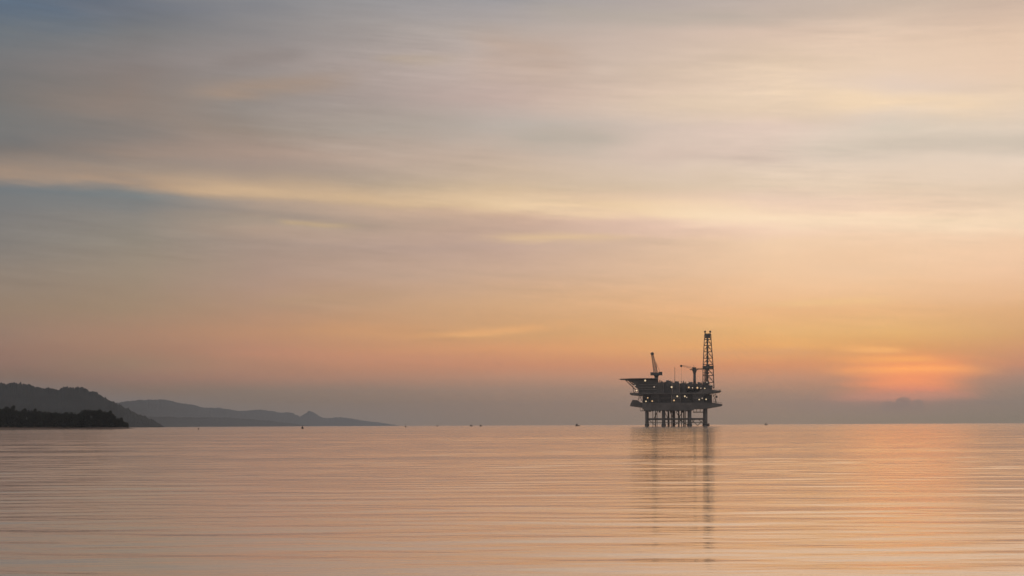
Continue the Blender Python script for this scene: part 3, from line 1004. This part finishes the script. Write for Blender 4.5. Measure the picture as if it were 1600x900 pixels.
for (x0_, x1_, ya, yb) in ((a, a + 2.6, dc - 6, dc + 6), (c - 2.6, c, dc - 6, dc + 6), (a + 2.6, c - 2.6, dc - 6, dc - 3.4), (a + 2.6, c - 2.6, dc + 3.4, dc + 6)):
    mb.box((x0_, ya, wz - 1.6), (x1_, yb, wz + .9))
mb.box((a + 3.6, dc - 1.6, wz - 4), (a + 6.8, dc + 1.6, wz + 2.2))
mb.build('racking_board', STEEL_D, der)
mb = MB()
for q, w in ((1105.1, .75),):
    mb.cyl(L(q, 528, dc), L(q, 602, dc), .75, .85, 8)
for py_, s_ in ((536, .9), (543, 1.2), (551, .8), (558, 1.25), (565, 1.2), (583, 1.5), (590, 1.3), (596, 1.6), (531, 1.1), (547, 1.0)):
    p = L(1105.2, py_, dc); mb.box((p.x - s_, dc - .8, p.z - .9), (p.x + s_, dc + .8, p.z + .9))
mb.build('travelling_block', STEEL_D, der)
mb = MB()     # stand of drill pipe racked inside
for k in range(9):
    q = 1100.6 + k * .55
    mb.cyl(L(q, 574, dc - 2), L(q + .1, 602, dc - 2), .16, .16, 5)
mb.build('drill_pipe', STEEL_R, der)
mb = MB(); pbox(mb, 1097.6, 602, 1112.6, 608.6, -10, 14); pbox(mb, 1098.8, 597.4, 1107.5, 602.2, -8, 8)
mb.build('drill_floor', STEEL_D, der)

# floodlights
lamps = [(1008, 594.4, 'w', 1.1), (1022, 604.4, 'd', .8), (1049.4, 604.8, 'w', 1.05), (1076.2, 605.4, 'o', 1.0), (1082, 606, 'd', .75), (1089.6, 606, 'o', 1.05),
         (1095, 606.6, 'd', .7), (1101, 607.2, 'w', .9), (1058.2, 619.2, 'w', .95), (1070, 619.2, 'w', .95), (1073, 621, 'd', .7), (1053.2, 625.6, 'o', .95),
         (1012, 621.6, 'o', .8), (1009.2, 627, 'w', .85), (1019, 626.6, 'o', .85), (994.4, 610, 'w', .95), (992, 602, 'd', .7), (1092.4, 624.4, 'w', .8), (1097, 622.4, 'd', .7), (1103.2, 624, 'w', .8),
         (1114, 621, 'd', .7), (1062, 598, 'd', .75), (1075, 597.8, 'd', .65), (1104.5, 597.4, 'd', .75), (1110.6, 601.6, 'd', .75), (1002, 627.5, 'd', .6)]
for px_, py_, k, s_ in lamps:
    y = YF - 5.4
    if px_ in (1104.5, 1110.6, 1101): y = -11
    if px_ in (1062, 1075): y = -26
    c = L(px_, py_, y)
    r_ = .86 * s_
    mb = MB(); mb.ball(c, r_, 2, (1, .7, 1))
    lm = mb.build('floodlight', {'w': LAMP_W, 'o': LAMP_O, 'd': LAMP_D}[k], rig, True)
    mb = MB(); mb.cyl(c + Vector((0, r_ * .5, 0)), c + Vector((0, r_ * .5 + .9, .1)), r_ * 1.05, r_ * .5, 10)
    mb.bar(c + Vector((0, .9, 0)), c + Vector((0, 4.6, 0)), .15)
    mb.build('housing', STEEL_D, lm)

# ------------------------------------------------------------------ small craft and floats near the horizon
def boat(px, D, length, label, rz, dark=True, mast=True):
    o = empty('fishing_boat', on_water(px, D), rz)
    tag(o, label, 'boat', 'small boats far out on the water')
    m_ = BOATM if dark else BOATP
    l, w, h_ = length * .62, length * .2, length * .2
    secs = [(-l, .75, .9), (-l * .5, 1, .85), (0, 1, .85), (l * .55, .8, 1.05), (l, .06, 1.5)]
    mb = MB()
    vs, fs = [], []
    for x, k, hh in secs:
        vs += [(x, -w * k, h_ * hh), (x, -w * k * .6, -h_ * .5), (x, w * k * .6, -h_ * .5), (x, w * k, h_ * hh)]
    for i in range(len(secs) - 1):
        for k in range(4):
            fs.append((i * 4 + k, i * 4 + (k + 1) % 4, i * 4 + 4 + (k + 1) % 4, i * 4 + 4 + k))
    fs += [(0, 1, 2, 3), (16, 17, 18, 19)]
    mb.add(vs, fs); mb.build('hull', m_, o)
    mb = MB(); mb.box((-l * .65, -w * .6, h_ * .8), (-l * .05, w * .6, h_ * 2.6)); mb.box((-l * .75, -w * .75, h_ * 2.6), (l * .05, w * .75, h_ * 2.9))
    mb.build('cabin', m_, o)
    if mast:
        mb = MB(); mb.cyl((l * .15, 0, h_ * .8), (l * .15, 0, h_ * 5.2), .09, .06, 6); mb.bar((l * .15, 0, h_ * 4.6), (l * .8, 0, h_ * 1.6), .06)
        mb.build('mast', m_, o)
    return o
boat(736.5, 2900, 5.2, 'dark boat far out, left one of the close pair on the horizon', R(25))
boat(751.5, 2700, 4.8, 'dark boat far out, right one of the close pair on the horizon', R(-40))
boat(902.3, 2300, 6.0, 'dark fishing boat alone on the horizon midway between hills and platform', R(15))
boat(1197.3, 2500, 5.6, 'pale boat on the horizon between the platform and the sunset glow', R(30), dark=False)
boat(683.5, 3300, 4.4, 'faint small boat nearest to the thin end of the far hills', R(60))

def buoy(px, D, s, label, pole):
    o = empty('buoy', on_water(px, D))
    tag(o, label, 'buoy', 'buoys and floats on the calm sea')
    mb = MB(); mb.cyl((0, 0, -.3 * s), (0, 0, .55 * s), .52 * s, .55 * s, 12); mb.cyl((0, 0, .55 * s), (0, 0, 1.0 * s), .55 * s, .2 * s, 12)
    mb.build('float', BOATM, o, True)
    mb = MB(); mb.cyl((0, 0, .9 * s), (0, 0, pole), .1 * s, .08 * s, 8); mb.ball((0, 0, pole), .22 * s, 1)
    mb.build('topmark', BOATM, o)
buoy(472.6, 1050, 1.5, 'dark squat buoy, darkest speck on the water below the humped far hill', 1.8)
buoy(310, 950, .8, 'tiny low float on the water in front of the low foothill', .8)
buoy(633.8, 1700, 1.5, 'slim marker buoy with a tall pole where the far hills end', 3.2)

# ------------------------------------------------------------------ haze: one closed box of even, pale air
hm = bpy.data.materials.new('pale haze')
hm.use_nodes = True
t = hm.node_tree
t.nodes.remove(t.nodes['Principled BSDF'])
pv = t.nodes.new('ShaderNodeVolumePrincipled')
pv.inputs['Color'].default_value = (0.76, 0.88, 1.0, 1)
pv.inputs['Density'].default_value = 5.0e-5
pv.inputs['Anisotropy'].default_value = 0.1
t.links.new(pv.outputs[0], t.nodes['Material Output'].inputs['Volume'])
hz = MB(); hz.box((-22500, -22500, -1.5), (22500, 22500, 345))
haze = hz.build('haze', hm)
tag(haze, 'pale evening haze lying over the sea', 'haze', kind='stuff')
haze.visible_shadow = True
